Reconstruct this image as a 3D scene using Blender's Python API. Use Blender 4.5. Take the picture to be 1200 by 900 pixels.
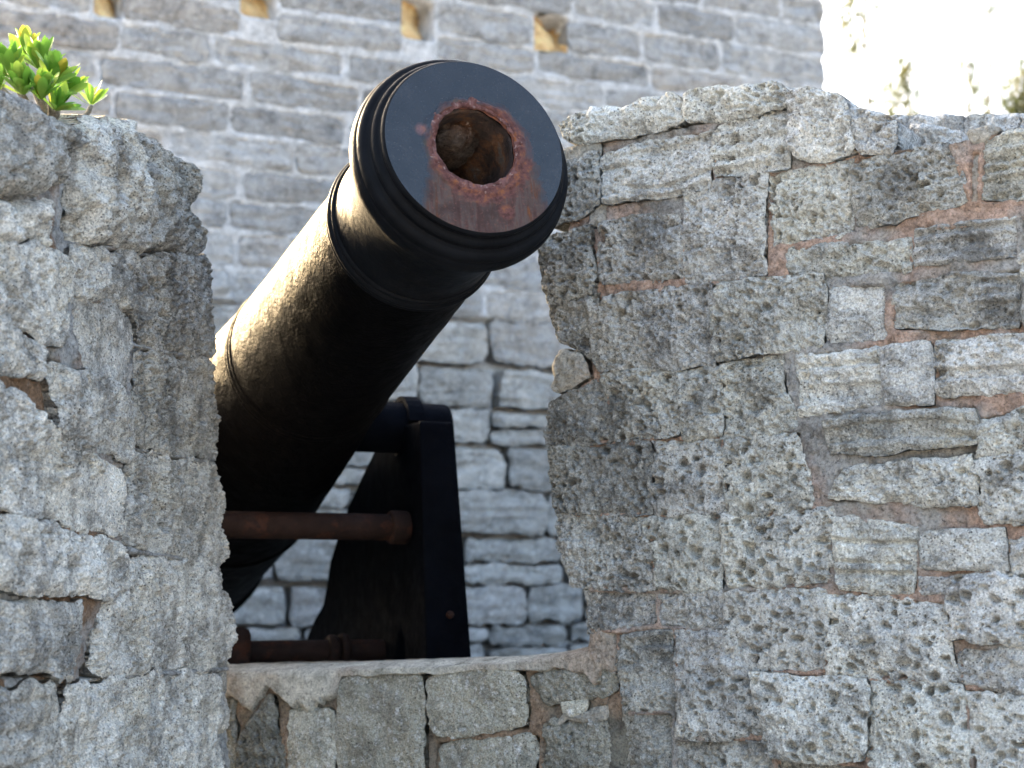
import bpy, bmesh, math, random
import numpy as np
from mathutils import Vector

for o in list(bpy.data.objects):
    bpy.data.objects.remove(o)
SC = bpy.context.scene
COL = SC.collection
R = math.radians

# ------------------------------------------------------------------ camera
F = 1900.0                      # focal length in pixels of the 1200 wide photograph
PITCH = R(7.2)
CAM = np.array([0.0, 0.0, 1.6])
cd = bpy.data.cameras.new('camera')
cam = bpy.data.objects.new('camera', cd)
COL.objects.link(cam)
cam.location = CAM
cam.rotation_euler = (R(90) + PITCH, 0, 0)
cd.sensor_width = 36.0
cd.lens = 36.0 * F / 1200.0
cd.clip_start = 0.05
cd.clip_end = 2000
cd.dof.use_dof = True
cd.dof.focus_distance = 3.25
cd.dof.aperture_fstop = 3.6
SC.camera = cam

# ------------------------------------------------------------------ sky, sun, exposure
SUN_AZ = R(-35)                 # from +Y (view direction), negative = to the left
SUN_EL = R(19)
w = bpy.data.worlds.new('World')
SC.world = w
w.use_nodes = True
nt = w.node_tree
for n in list(nt.nodes):
    nt.nodes.remove(n)
wo = nt.nodes.new('ShaderNodeOutputWorld')
wb = nt.nodes.new('ShaderNodeBackground')
sky = nt.nodes.new('ShaderNodeTexSky')
sky.sky_type = 'NISHITA'
sky.sun_disc = False
sky.sun_elevation = SUN_EL
sky.sun_rotation = SUN_AZ
sky.air_density = 1.0
sky.dust_density = 7.5
sky.ozone_density = 1.0
wb.inputs['Strength'].default_value = 0.14
nt.links.new(sky.outputs[0], wb.inputs['Color'])
nt.links.new(wb.outputs[0], wo.inputs['Surface'])
sd = bpy.data.lights.new('sun', 'SUN')
sd.energy = 2.0
sd.angle = R(0.6)
sd.color = (1.0, 0.72, 0.38)
so = bpy.data.objects.new('sun', sd)
COL.objects.link(so)
sdir = Vector((math.sin(SUN_AZ) * math.cos(SUN_EL), math.cos(SUN_AZ) * math.cos(SUN_EL), math.sin(SUN_EL)))
so.rotation_euler = sdir.to_track_quat('Z', 'Y').to_euler()
so.location = (-6, 6, 8)
SC.view_settings.view_transform = 'Standard'
SC.view_settings.look = 'None'
SC.view_settings.gamma = 1.0
SC.view_settings.use_curve_mapping = False
SC.view_settings.exposure = 2.98
SC.render.engine = 'CYCLES'

rng = np.random.default_rng(7)
random.seed(7)

# ------------------------------------------------------------------ numpy noise
def _h(ix, iy, iz, seed):
    h = (ix.astype(np.uint32) * np.uint32(374761393) + iy.astype(np.uint32) * np.uint32(668265263)
         + iz.astype(np.uint32) * np.uint32(2147483647) + np.uint32(seed * 1013904223 % 4294967296))
    h = (h ^ (h >> np.uint32(13))) * np.uint32(1274126177)
    h = (h ^ (h >> np.uint32(16))) * np.uint32(2246822519)
    h = h ^ (h >> np.uint32(15))
    return h.astype(np.float64) / 4294967295.0

def vnoise(x, y, z, seed=0):
    x = np.asarray(x, float); y = np.asarray(y, float); z = np.asarray(z, float)
    x, y, z = np.broadcast_arrays(x, y, z)
    x0 = np.floor(x); y0 = np.floor(y); z0 = np.floor(z)
    fx = x - x0; fy = y - y0; fz = z - z0
    fx = fx * fx * fx * (fx * (fx * 6 - 15) + 10)
    fy = fy * fy * fy * (fy * (fy * 6 - 15) + 10)
    fz = fz * fz * fz * (fz * (fz * 6 - 15) + 10)
    xi = x0.astype(np.int64); yi = y0.astype(np.int64); zi = z0.astype(np.int64)
    r = 0
    for a in (0, 1):
        for b in (0, 1):
            for c in (0, 1):
                wt = (fx if a else 1 - fx) * (fy if b else 1 - fy) * (fz if c else 1 - fz)
                r = r + wt * _h(xi + a, yi + b, zi + c, seed)
    return r * 2 - 1

def fbm(x, y, z, sc, octv=4, seed=0, gain=0.5):
    r = 0; a = 1.0; t = 0
    for k in range(octv):
        r = r + a * vnoise(np.asarray(x) * sc, np.asarray(y) * sc, np.asarray(z) * sc, seed + k * 17)
        t += a; a *= gain; sc *= 2.03
    return r / t

def pits(x, y, cell, seed, rmin, rmax, density=1.0):
    """hemispherical pits scattered in 2-D; returns depth in units of metres (>=0)"""
    x = np.asarray(x) / cell; y = np.asarray(y) / cell
    xi = np.floor(x).astype(np.int64); yi = np.floor(y).astype(np.int64)
    out = np.zeros(x.shape)
    zz = np.zeros_like(xi)
    for a in (-1, 0, 1):
        for b in (-1, 0, 1):
            cx = xi + a; cy = yi + b
            px = cx + _h(cx, cy, zz, seed); py = cy + _h(cx, cy, zz + 1, seed)
            rr = rmin + (rmax - rmin) * _h(cx, cy, zz + 2, seed) ** 2
            on = _h(cx, cy, zz + 3, seed) < density
            an = _h(cx, cy, zz + 4, seed)
            dx = (x - px) * cell; dy = (y - py) * cell * (1.0 + 0.6 * an)
            d2 = (dx * dx + dy * dy) / (rr * rr)
            out = np.maximum(out, np.where(on & (d2 < 1), rr * np.sqrt(np.clip(1 - d2, 0, 1)), 0))
    return out

# ------------------------------------------------------------------ mesh helpers
WLOC = {}
def new_mesh(name, verts, quads=None, polys=None, smooth=True):
    me = bpy.data.meshes.new(name)
    fs = []
    verts = np.asarray(verts, float)
    nq = 0 if quads is None else len(quads)
    polys = polys or []
    nl = nq * 4 + sum(len(p) for p in polys)
    me.vertices.add(len(verts)); me.vertices.foreach_set('co', verts.astype(np.float32).ravel())
    me.loops.add(nl)
    li = np.empty(nl, np.int32); k = 0
    st = np.empty(nq + len(polys), np.int32)
    if nq:
        li[:nq * 4] = np.asarray(quads, np.int32).ravel(); k = nq * 4
        st[:nq] = np.arange(nq) * 4
    for i, p in enumerate(polys):
        li[k:k + len(p)] = p; st[nq + i] = k; k += len(p)
    me.loops.foreach_set('vertex_index', li)
    me.polygons.add(nq + len(polys))
    me.polygons.foreach_set('loop_start', st)
    me.update(calc_edges=True)
    me.validate()
    me.polygons.foreach_set('use_smooth', np.full(len(me.polygons), smooth))
    me.update()
    return me

def empty(name, loc, label, cat, group=None):
    o = bpy.data.objects.new(name, None)
    COL.objects.link(o)
    o.empty_display_size = 0.2
    o.location = loc
    o['label'] = label; o['category'] = cat
    if group: o['group'] = group
    WLOC[o] = np.array(loc, float)
    return o

def add(name, verts, quads, mat, parent=None, polys=None, smooth=True, label=None, center=None):
    verts = np.asarray(verts, float)
    c = verts.mean(0) if center is None else np.array(center, float)
    me = new_mesh(name, verts - c, quads, polys, smooth)
    me.materials.append(mat)
    o = bpy.data.objects.new(name, me)
    COL.objects.link(o)
    WLOC[o] = c
    if parent is not None:
        o.parent = parent
        o.location = c - WLOC[parent]
    else:
        o.location = c
    if label: o['label'] = label
    return o

def grid_quads(n, m):
    i = np.arange(n - 1)[:, None] * m + np.arange(m - 1)[None, :]
    return np.stack([i, i + m, i + m + 1, i + 1], -1).reshape(-1, 4)

def bev(o, wdt, seg=2):
    m = o.modifiers.new('bevel', 'BEVEL'); m.width = wdt; m.segments = seg; m.limit_method = 'ANGLE'
    m.angle_limit = R(35)

# ------------------------------------------------------------------ photograph geometry
FWD = np.array([0, math.cos(PITCH), math.sin(PITCH)])
UPV = np.array([0, -math.sin(PITCH), math.cos(PITCH)])
RGT = np.array([1.0, 0, 0])
def ray(px, py):
    return FWD + RGT * ((px - 600) / F) + UPV * ((450 - py) / F)
def at_y(px, py, y):
    r = ray(px, py); return CAM + r * (y / r[1])

class Wall:
    """a vertical wall face: s runs along it, z up, n outwards"""
    def __init__(s, x, y, dx, dy):
        l = math.hypot(dx, dy)
        s.O = np.array([x, y]); s.S = np.array([dx / l, dy / l])
        s.N = np.array([s.S[1], -s.S[0]])
    def sz(s, px, py):
        r = ray(px, py)
        k = (s.O - CAM[:2]) @ s.N / (r[:2] @ s.N)
        p = CAM + r * k
        return (p[:2] - s.O) @ s.S, p[2]
    def P(s, a, z, n):
        a, z, n = np.broadcast_arrays(np.asarray(a, float), np.asarray(z, float), np.asarray(n, float))
        return np.stack([s.O[0] + s.S[0] * a + s.N[0] * n, s.O[1] + s.S[1] * a + s.N[1] * n, z], -1)

# ------------------------------------------------------------------ materials
def mat(name):
    m = bpy.data.materials.new(name); m.use_nodes = True
    t = m.node_tree
    b = t.nodes['Principled BSDF']
    return m, t, b
def N(t, kind, **kw):
    n = t.nodes.new(kind)
    for k, v in kw.items():
        if hasattr(n, k): setattr(n, k, v)
        else: n.inputs[k].default_value = v
    return n
def link(t, a, b): t.links.new(a, b)
def noise(t, vec, scale, detail=4, rough=0.55, dist=0.0, off=None):
    n = t.nodes.new('ShaderNodeTexNoise')
    n.inputs['Scale'].default_value = scale; n.inputs['Detail'].default_value = detail
    n.inputs['Roughness'].default_value = rough; n.inputs['Distortion'].default_value = dist
    if off is not None:
        v = t.nodes.new('ShaderNodeVectorMath'); v.operation = 'ADD'
        v.inputs[1].default_value = off
        link(t, vec, v.inputs[0]); vec = v.outputs[0]
    link(t, vec, n.inputs['Vector'])
    return n.outputs['Fac']
def ramp(t, fac, stops):
    n = t.nodes.new('ShaderNodeValToRGB')
    el = n.color_ramp.elements
    while len(el) < len(stops): el.new(0.5)
    for e, (p, c) in zip(el, stops):
        e.position = p
        e.color = (*c, 1) if len(c) == 3 else c
    link(t, fac, n.inputs[0])
    return n.outputs[0]
def g(v): return (v, v, v)
def mixc(t, fac, a, b, blend='MIX'):
    n = t.nodes.new('ShaderNodeMix'); n.data_type = 'RGBA'; n.blend_type = blend
    for s, v in ((0, fac), (6, a), (7, b)):
        if isinstance(v, (int, float)): n.inputs[s].default_value = v
        elif isinstance(v, tuple): n.inputs[s].default_value = (*v, 1) if len(v) == 3 else v
        else: link(t, v, n.inputs[s])
    return n.outputs[2]
def math_(t, op, a, b=None, c=None):
    n = t.nodes.new('ShaderNodeMath'); n.operation = op
    for i, v in enumerate((a, b, c)):
        if v is None: continue
        if isinstance(v, (int, float)): n.inputs[i].default_value = v
        else: link(t, v, n.inputs[i])
    return n.outputs[0]
def bump(t, b, h, strength, dist, prev=None):
    n = t.nodes.new('ShaderNodeBump')
    n.inputs['Strength'].default_value = strength; n.inputs['Distance'].default_value = dist
    link(t, h, n.inputs['Height'])
    if prev is not None: link(t, prev, n.inputs['Normal'])
    link(t, n.outputs[0], b.inputs['Normal'])
    return n.outputs[0]

def limestone(name, dark, mid, light, warm, spots=1.0, fine=1.0, streak=0.0):
    """weathered grey limestone: grey lichen, black crust, pale scuffs; the object colour tints each stone"""
    m, t, b = mat(name)
    geo = N(t, 'ShaderNodeNewGeometry'); P = geo.outputs['Position']
    oi = N(t, 'ShaderNodeObjectInfo')
    # each stone gets its own piece of the pattern
    rv = N(t, 'ShaderNodeVectorMath', operation='SCALE'); rv.inputs[0].default_value = (13.1, 7.7, 21.3)
    link(t, oi.outputs['Random'], rv.inputs['Scale'])
    pv = N(t, 'ShaderNodeVectorMath', operation='ADD'); link(t, P, pv.inputs[0]); link(t, rv.outputs[0], pv.inputs[1])
    Q = pv.outputs[0]
    c = ramp(t, noise(t, Q, 14, 8, 0.68), [(0.30, dark), (0.47, mid), (0.68, light)])
    c = mixc(t, ramp(t, noise(t, Q, 5, 4, 0.6, off=(3, 1, 8)), [(0.46, g(0)), (0.64, g(0.75))]), c, warm)
    # black crust in blotches
    bl = ramp(t, noise(t, P, 7.5, 9, 0.75, off=(9, 4, 2)), [(0.50, g(0)), (0.60, g(1))])
    c = mixc(t, math_(t, 'MULTIPLY', bl, 0.72 * spots), c, (0.050, 0.050, 0.052))
    # fine black specks
    sp = ramp(t, noise(t, Q, 95, 3, 0.7), [(0.60, g(0)), (0.70, g(1))])
    c = mixc(t, math_(t, 'MULTIPLY', sp, 0.75 * fine), c, (0.045, 0.044, 0.043))
    # pale lichen
    pl = ramp(t, noise(t, Q, 60, 5, 0.7, off=(5, 5, 5)), [(0.54, g(0)), (0.66, g(1))])
    c = mixc(t, math_(t, 'MULTIPLY', pl, 0.75), c, (0.66, 0.66, 0.65))
    if streak:
        mp = N(t, 'ShaderNodeMapping'); mp.inputs['Scale'].default_value = (1, 1, 0.12); link(t, P, mp.inputs[0])
        st = ramp(t, noise(t, mp.outputs[0], 26, 5, 0.65), [(0.50, g(0)), (0.64, g(1))])
        c = mixc(t, math_(t, 'MULTIPLY', st, streak), c, (0.085, 0.083, 0.085))
    gr = ramp(t, noise(t, P, 240, 3, 0.65), [(0.32, g(0.45)), (0.5, g(0.95)), (0.68, g(1.35))])
    c = mixc(t, fine, c, gr, 'MULTIPLY')
    vs = N(t, 'ShaderNodeTexVoronoi'); vs.inputs['Scale'].default_value = 105; link(t, Q, vs.inputs['Vector'])
    vm = ramp(t, noise(t, Q, 10, 3, 0.6, off=(1, 9, 4)), [(0.42, g(0)), (0.56, g(1))])
    vk = math_(t, 'MULTIPLY', ramp(t, vs.outputs['Distance'], [(0.16, g(1)), (0.26, g(0))]), vm)
    c = mixc(t, math_(t, 'MULTIPLY', vk, 0.85 * fine), c, (0.035, 0.034, 0.033))  # dark dots painted for the shade inside tiny pores
    c = mixc(t, 1.0, c, oi.outputs['Color'], 'MULTIPLY')
    link(t, c, b.inputs['Base Color'])
    b.inputs['Roughness'].default_value = 0.95
    b.inputs['Specular IOR Level'].default_value = 0.15
    h1 = noise(t, P, 120, 6, 0.72)
    nb = bump(t, b, h1, 0.9, 0.006)
    vo = N(t, 'ShaderNodeTexVoronoi'); vo.inputs['Scale'].default_value = 150; link(t, P, vo.inputs['Vector'])
    h2 = ramp(t, vo.outputs['Distance'], [(0.1, g(0)), (0.45, g(1))])
    bump(t, b, h2, 0.55, 0.003, nb)
    return m

def mortar_mat(name, grey, pink, pinkness, dark=(0.10, 0.09, 0.08), near_y=None):
    m, t, b = mat(name)
    geo = N(t, 'ShaderNodeNewGeometry'); P = geo.outputs['Position']
    c = ramp(t, noise(t, P, 20, 7, 0.7), [(0.3, dark), (0.5, grey), (0.72, tuple(min(1, v * 1.45) for v in grey))])
    pk = ramp(t, noise(t, P, 3.2, 4, 0.6, off=(2, 7, 1)), [(0.56 - 0.25 * pinkness, g(0)), (0.68 - 0.25 * pinkness, g(1))])
    if near_y:      # the brown bedding mortar was used only in the outer part of the wall
        sx = N(t, 'ShaderNodeSeparateXYZ'); link(t, P, sx.inputs[0])
        pk = math_(t, 'MULTIPLY', pk, math_(t, 'MULTIPLY_ADD', sx.outputs[1], -6.0, near_y * 6.0))
        pk = ramp(t, pk, [(0, g(0)), (1, g(1))])
    pc = ramp(t, noise(t, P, 55, 5, 0.7), [(0.3, tuple(v * 0.45 for v in pink)), (0.55, pink), (0.75, (0.62, 0.50, 0.42))])
    c = mixc(t, pk, c, pc)
    gr = ramp(t, noise(t, P, 170, 4, 0.7), [(0.32, g(0.5)), (0.5, g(0.98)), (0.68, g(1.25))])
    c = mixc(t, 0.9, c, gr, 'MULTIPLY')
    sp = ramp(t, noise(t, P, 75, 4, 0.7, off=(8, 1, 3)), [(0.60, g(0)), (0.68, g(0.7))])
    c = mixc(t, sp, c, tuple(v * 0.5 for v in dark))
    link(t, c, b.inputs['Base Color'])
    b.inputs['Roughness'].default_value = 0.96
    b.inputs['Specular IOR Level'].default_value = 0.1
    bump(t, b, noise(t, P, 90, 7, 0.75), 1.0, 0.012)
    return m

M_RIGHT = limestone('limestone_right', (0.18, 0.178, 0.17), (0.43, 0.425, 0.41), (0.63, 0.625, 0.60), (0.54, 0.53, 0.49), 0.66, 0.85)
M_LEFT = limestone('limestone_left', (0.24, 0.237, 0.23), (0.56, 0.555, 0.54), (0.74, 0.735, 0.715), (0.58, 0.555, 0.50), 0.72, 0.9, 0.45)
M_SILL = limestone('limestone_sill', (0.20, 0.20, 0.17), (0.38, 0.37, 0.315), (0.53, 0.515, 0.44), (0.40, 0.375, 0.30), 0.5, 0.8)
M_TOWER = limestone('limestone_tower', (0.20, 0.20, 0.20), (0.37, 0.37, 0.368), (0.53, 0.53, 0.528), (0.42, 0.405, 0.385), 0.45, 0.75)
M_MORT_R = mortar_mat('mortar_right', (0.40, 0.385, 0.36), (0.58, 0.41, 0.32), 0.5)
M_MORT_L = mortar_mat('mortar_left', (0.50, 0.49, 0.47), (0.34, 0.215, 0.135), 0.45, near_y=3.2)
M_MORT_S = mortar_mat('mortar_sill', (0.26, 0.245, 0.20), (0.42, 0.30, 0.21), 0.4)
M_MORT_T = mortar_mat('mortar_tower', (0.62, 0.62, 0.62), (0.42, 0.36, 0.29), -0.35, (0.36, 0.36, 0.36))
M_CEMENT = mortar_mat('cement_cap', (0.60, 0.58, 0.51), (0.52, 0.44, 0.36), 0.15, (0.24, 0.23, 0.19))
M_CHUNK = mortar_mat('pale_mortar', (0.50, 0.47, 0.41), (0.52, 0.42, 0.34), 0.1, (0.34, 0.31, 0.26))
M_FRESH_SUNLIT = mortar_mat('fresh_stone_sunlit_tone', (0.85, 0.58, 0.29), (0.82, 0.54, 0.25), 0.1, (0.62, 0.40, 0.18))  # yellow of fresh stone, with sunlight inside the holes put into its colour

# ------------------------------------------------------------------ masonry
STY = {  # fbm amp, pit amount big, pit amount small, layers, bulge, edge radius
    'p': (0.012, 1.0, 1.0, 0.0, 0.004, 0.010),
    'r': (0.014, 0.5, 0.8, 0.0, 0.006, 0.013),
    'q': (0.010, 1.0, 0.35, 0.0, 0.006, 0.012),
    'l': (0.009, 0.5, 0.6, 0.008, 0.004, 0.010),
    's': (0.007, 0.15, 0.4, 0.0, 0.004, 0.010),
    'b': (0.028, 0.5, 0.8, 0.0, 0.020, 0.035),
    't': (0.010, 0.5, 0.0, 0.009, 0.004, 0.014),
}
def stone_geo(W, q, cell, sty, proud, thick, seed, warp=0.008, corner=0.09, cellz=None):
    """rough block: a displaced front, sides running back into the wall. q = four (s, z) TL TR BR BL"""
    q = np.array(q, float)
    Wd = 0.5 * (np.linalg.norm(q[1] - q[0]) + np.linalg.norm(q[2] - q[3]))
    Hd = 0.5 * (np.linalg.norm(q[3] - q[0]) + np.linalg.norm(q[2] - q[1]))
    n = max(5, int(Wd / cell) + 1); m = max(5, int(Hd / (cellz or cell)) + 1)
    u = np.linspace(0, 1, n)[:, None]; v = np.linspace(0, 1, m)[None, :]
    su = 2 * u - 1; sv = 2 * v - 1
    k = 1 - corner * (np.abs(su) ** 3) * (np.abs(sv) ** 3)
    uu = 0.5 + 0.5 * su * k; vv = 0.5 + 0.5 * sv * k
    B = ((1 - uu) * (1 - vv))[..., None] * q[0] + (uu * (1 - vv))[..., None] * q[1] + (uu * vv)[..., None] * q[2] + ((1 - uu) * vv)[..., None] * q[3]
    s = B[..., 0]; z = B[..., 1]
    wx = fbm(s, z, seed * 3.7, 11, 4, 5) ; wz = fbm(s, z, seed * 3.7 + 40, 11, 4, 9)
    hw = min(.5 * warp, .0045); s2 = s + wx * warp * 1.5 + hw * fbm(s, z, seed * 2.0, 55, 3, 6); z2 = z + wz * warp * 1.5 + hw * fbm(s, z, seed * 2.0 + 7, 55, 3, 7)
    amp, pb, psm, lay, bul, er = STY[sty]
    er = min(er, 0.3 * min(Wd, Hd))
    e = np.minimum(np.minimum(u, 1 - u) * Wd + 0 * v, np.minimum(v, 1 - v) * Hd + 0 * u)
    e = e + 0.006 * fbm(s, z, seed + 3.3, 40, 3, 21)
    t = np.clip(1 - e / er, 0, 1)
    d = proud - er * 0.9 * (1 - np.sqrt(np.clip(1 - t * t, 0, 1)))
    d = d + bul * (1 - su ** 4) * (1 - sv ** 4)
    d = d + amp * 1.6 * fbm(s2, z2, seed * 1.3, 16, 5, 31, 0.55)
    fade = np.clip(e / 0.006, 0.25, 1)
    # slow mask: some parts spongy, some smoother
    mk = np.clip(0.5 + 1.4 * fbm(s2, z2, seed * 0.7, 9, 3, 77), 0, 1)
    if sty == 'q':
        ww = 0.008 * fbm(s, z, 1.0, 45, 2, 88)
        d = d - fade * 2.2 * pits(s2 + ww, z2 - ww, 0.024, 4 + seed % 7, 0.004, 0.013, 0.85)
        d = d - fade * 2.6 * pits(s2 - ww, z2 + ww, 0.011, 9 + seed % 5, 0.0015, 0.005, 0.7) * (0.3 + 0.7 * mk)
    elif pb > 0:
        ww = 0.006 * fbm(s, z, 1.0, 60, 2, 88)
        d = d - fade * pb * mk * 3.2 * pits(s2 + ww, z2 - ww, 0.026, 3 + seed % 7, 0.003, 0.013, 0.75)
        d = d - fade * pb * 3.2 * pits(s2 - ww, z2 + ww, 0.013, 11 + seed % 5, 0.002, 0.0065, 0.8) * (0.4 + 0.6 * mk)
    if psm > 0:
        d = d - fade * psm * (0.007 * np.abs(fbm(s2, z2, seed, 75, 3, 51)) * 2.2 + .004 * fbm(s2, z2, seed + 5.0, 150, 2, 57))
    if lay > 0:
        tilt = 0.04 * fbm(s2, z2, seed, 4, 2, 61)
        d = d - lay * fade * np.clip(1.8 * vnoise((s2) * 3, (z2 + tilt) * 85, seed, 71), -0.3, 1)
    V = [W.P(s2, z2, d).reshape(-1, 3)]
    # perimeter loop
    idx = np.arange(n * m).reshape(n, m)
    loop = np.concatenate([idx[:-1, 0], idx[-1, :-1], idx[:0:-1, -1], idx[0, :0:-1]])
    cs, cz = s2.mean(), z2.mean()
    Q = [grid_quads(n, m)]
    Lp = s2.ravel()[loop], z2.ravel()[loop], d.ravel()[loop]
    prev = loop; base = n * m
    L = len(loop)
    for back, shr in ((0.25, 1.0), (0.6, 0.995), (1.0, 0.98)):
        ls = cs + (Lp[0] - cs) * shr; lz = cz + (Lp[1] - cz) * shr
        dd = Lp[2] * (1 - back) + (-thick) * back
        jit = 0.004 * vnoise(ls * 40, lz * 40, back * 9.0, seed)
        V.append(W.P(ls + jit, lz - jit, dd))
        cur = base + np.arange(L)
        Q.append(np.stack([prev, np.roll(prev, -1), np.roll(cur, -1), cur], -1))
        prev = cur; base += L
    V = np.concatenate(V)
    Q = np.concatenate(Q)
    return V, Q, [list(prev)]

CNT = [0]
REG = {}
def stone(W, parent, q, material, sty='r', tint=1.0, hue=(1, 1, 1), cell=0.0024, proud=0.0, thick=0.14, warp=0.008, corner=0.05, cellz=None, name='stone', label=None):
    CNT[0] += 1
    REG.setdefault((parent.name, round(float(W.O @ W.N), 3)), []).append(np.array(q, float))
    V, Q, pl = stone_geo(W, q, cell, sty, proud, thick, CNT[0], warp, corner, cellz)
    Q = Q[:, ::-1]
    o = add(name, V, Q, material, parent, polys=[pl[0][::-1]] if False else [pl[0]], label=label)
    o.color = (tint * hue[0], tint * hue[1], tint * hue[2], 1)
    return o

def core(W, parent, material, sl, sr, zb, zt, depth_fn, thick, ncell, name='mortar', inset=.007):
    """mortar body behind the stones: front grid s in [sl(z), sr(z)], z in [zb, zt(s)], then extruded back"""
    s0 = sl(2.0); s1 = sr(2.0)
    n = int((s1 - s0) / ncell[0]) + 2; m = int((zt(0.5 * (s0 + s1)) - zb) / ncell[1]) + 2
    u = np.linspace(0, 1, n)[:, None]; v = np.linspace(0, 1, m)[None, :]
    ss = s0 + (s1 - s0) * u + 0 * v
    zz = zb + (zt(ss) - zb) * v
    ss = sl(zz) + (sr(zz) - sl(zz)) * u
    d = depth_fn(ss, zz)
    ins = np.full(ss.shape, -1.0)           # bedding: the mortar stands back behind each stone, forward only in the joints
    for q in REG.get((parent.name, round(float(W.O @ W.N), 3)), []):
        lo = q.min(0) - .01; hi = q.max(0) + .01
        sel = (ss > lo[0]) & (ss < hi[0]) & (zz > lo[1]) & (zz < hi[1])
        if not sel.any(): continue
        a_, b_ = ss[sel], zz[sel]; dm = np.full(a_.shape, 9.0)
        for k in range(4):
            p, r_ = q[k], q[(k + 1) % 4]; e_ = r_ - p; l_ = np.hypot(*e_) + 1e-9
            dm = np.minimum(dm, -(e_[0] * (b_ - p[1]) - e_[1] * (a_ - p[0])) / l_)
        ins[sel] = np.maximum(ins[sel], dm)
    d = d - .07 * np.clip((ins - inset) / .012, 0, 1)
    V = [W.P(ss, zz, d).reshape(-1, 3)]
    idx = np.arange(n * m).reshape(n, m)
    loop = np.concatenate([idx[:-1, 0], idx[-1, :-1], idx[:0:-1, -1], idx[0, :0:-1]])
    Q = [grid_quads(n, m)]
    prev = loop; base = n * m; L = len(loop)
    ls = ss.ravel()[loop]; lz = zz.ravel()[loop]; ld = d.ravel()[loop]
    K = 26
    for k in range(1, K + 1):
        b = (k / K) ** 1.3
        dd = ld * (1 - b) - thick * b
        j = 0.03 if k < K else 0.0
        js = j * fbm(ls, lz, dd, 6, 4, 5); jz = j * fbm(ls, lz, dd, 6, 4, 15)
        jz = np.where(lz < zb + 0.01, 0, jz)
        V.append(W.P(ls + js, lz + jz, dd))
        cur = base + np.arange(L)
        Q.append(np.stack([prev, np.roll(prev, -1), np.roll(cur, -1), cur], -1))
        prev = cur; base += L
    o = add(name, np.concatenate(V), np.concatenate(Q)[:, ::-1], material, parent, polys=[list(prev)])
    return o

# ================================================================== ground and gun platform
def ground_mat(name, a, b_):
    m, t, b = mat(name)
    geo = N(t, 'ShaderNodeNewGeometry'); P = geo.outputs['Position']
    c = ramp(t, noise(t, P, 1.7, 9, 0.7), [(0.35, a), (0.65, b_)])
    c = mixc(t, ramp(t, noise(t, P, 40, 4, 0.6), [(0.4, g(0)), (0.7, g(0.5))]), c, tuple(v * 0.5 for v in a))
    link(t, c, b.inputs['Base Color']); b.inputs['Roughness'].default_value = 0.95
    bump(t, b, noise(t, P, 30, 6, 0.7), 0.6, 0.02)
    return m
gm = ground_mat('ground_coral_sand', (0.44, 0.42, 0.37), (0.62, 0.60, 0.54))
gv = [(-600, -600, 0), (600, -600, 0), (600, 600, 0), (-600, 600, 0)]
o = add('ground', gv, [(0, 1, 2, 3)], gm, center=(0, 0, 0)); o['kind'] = 'structure'

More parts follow.
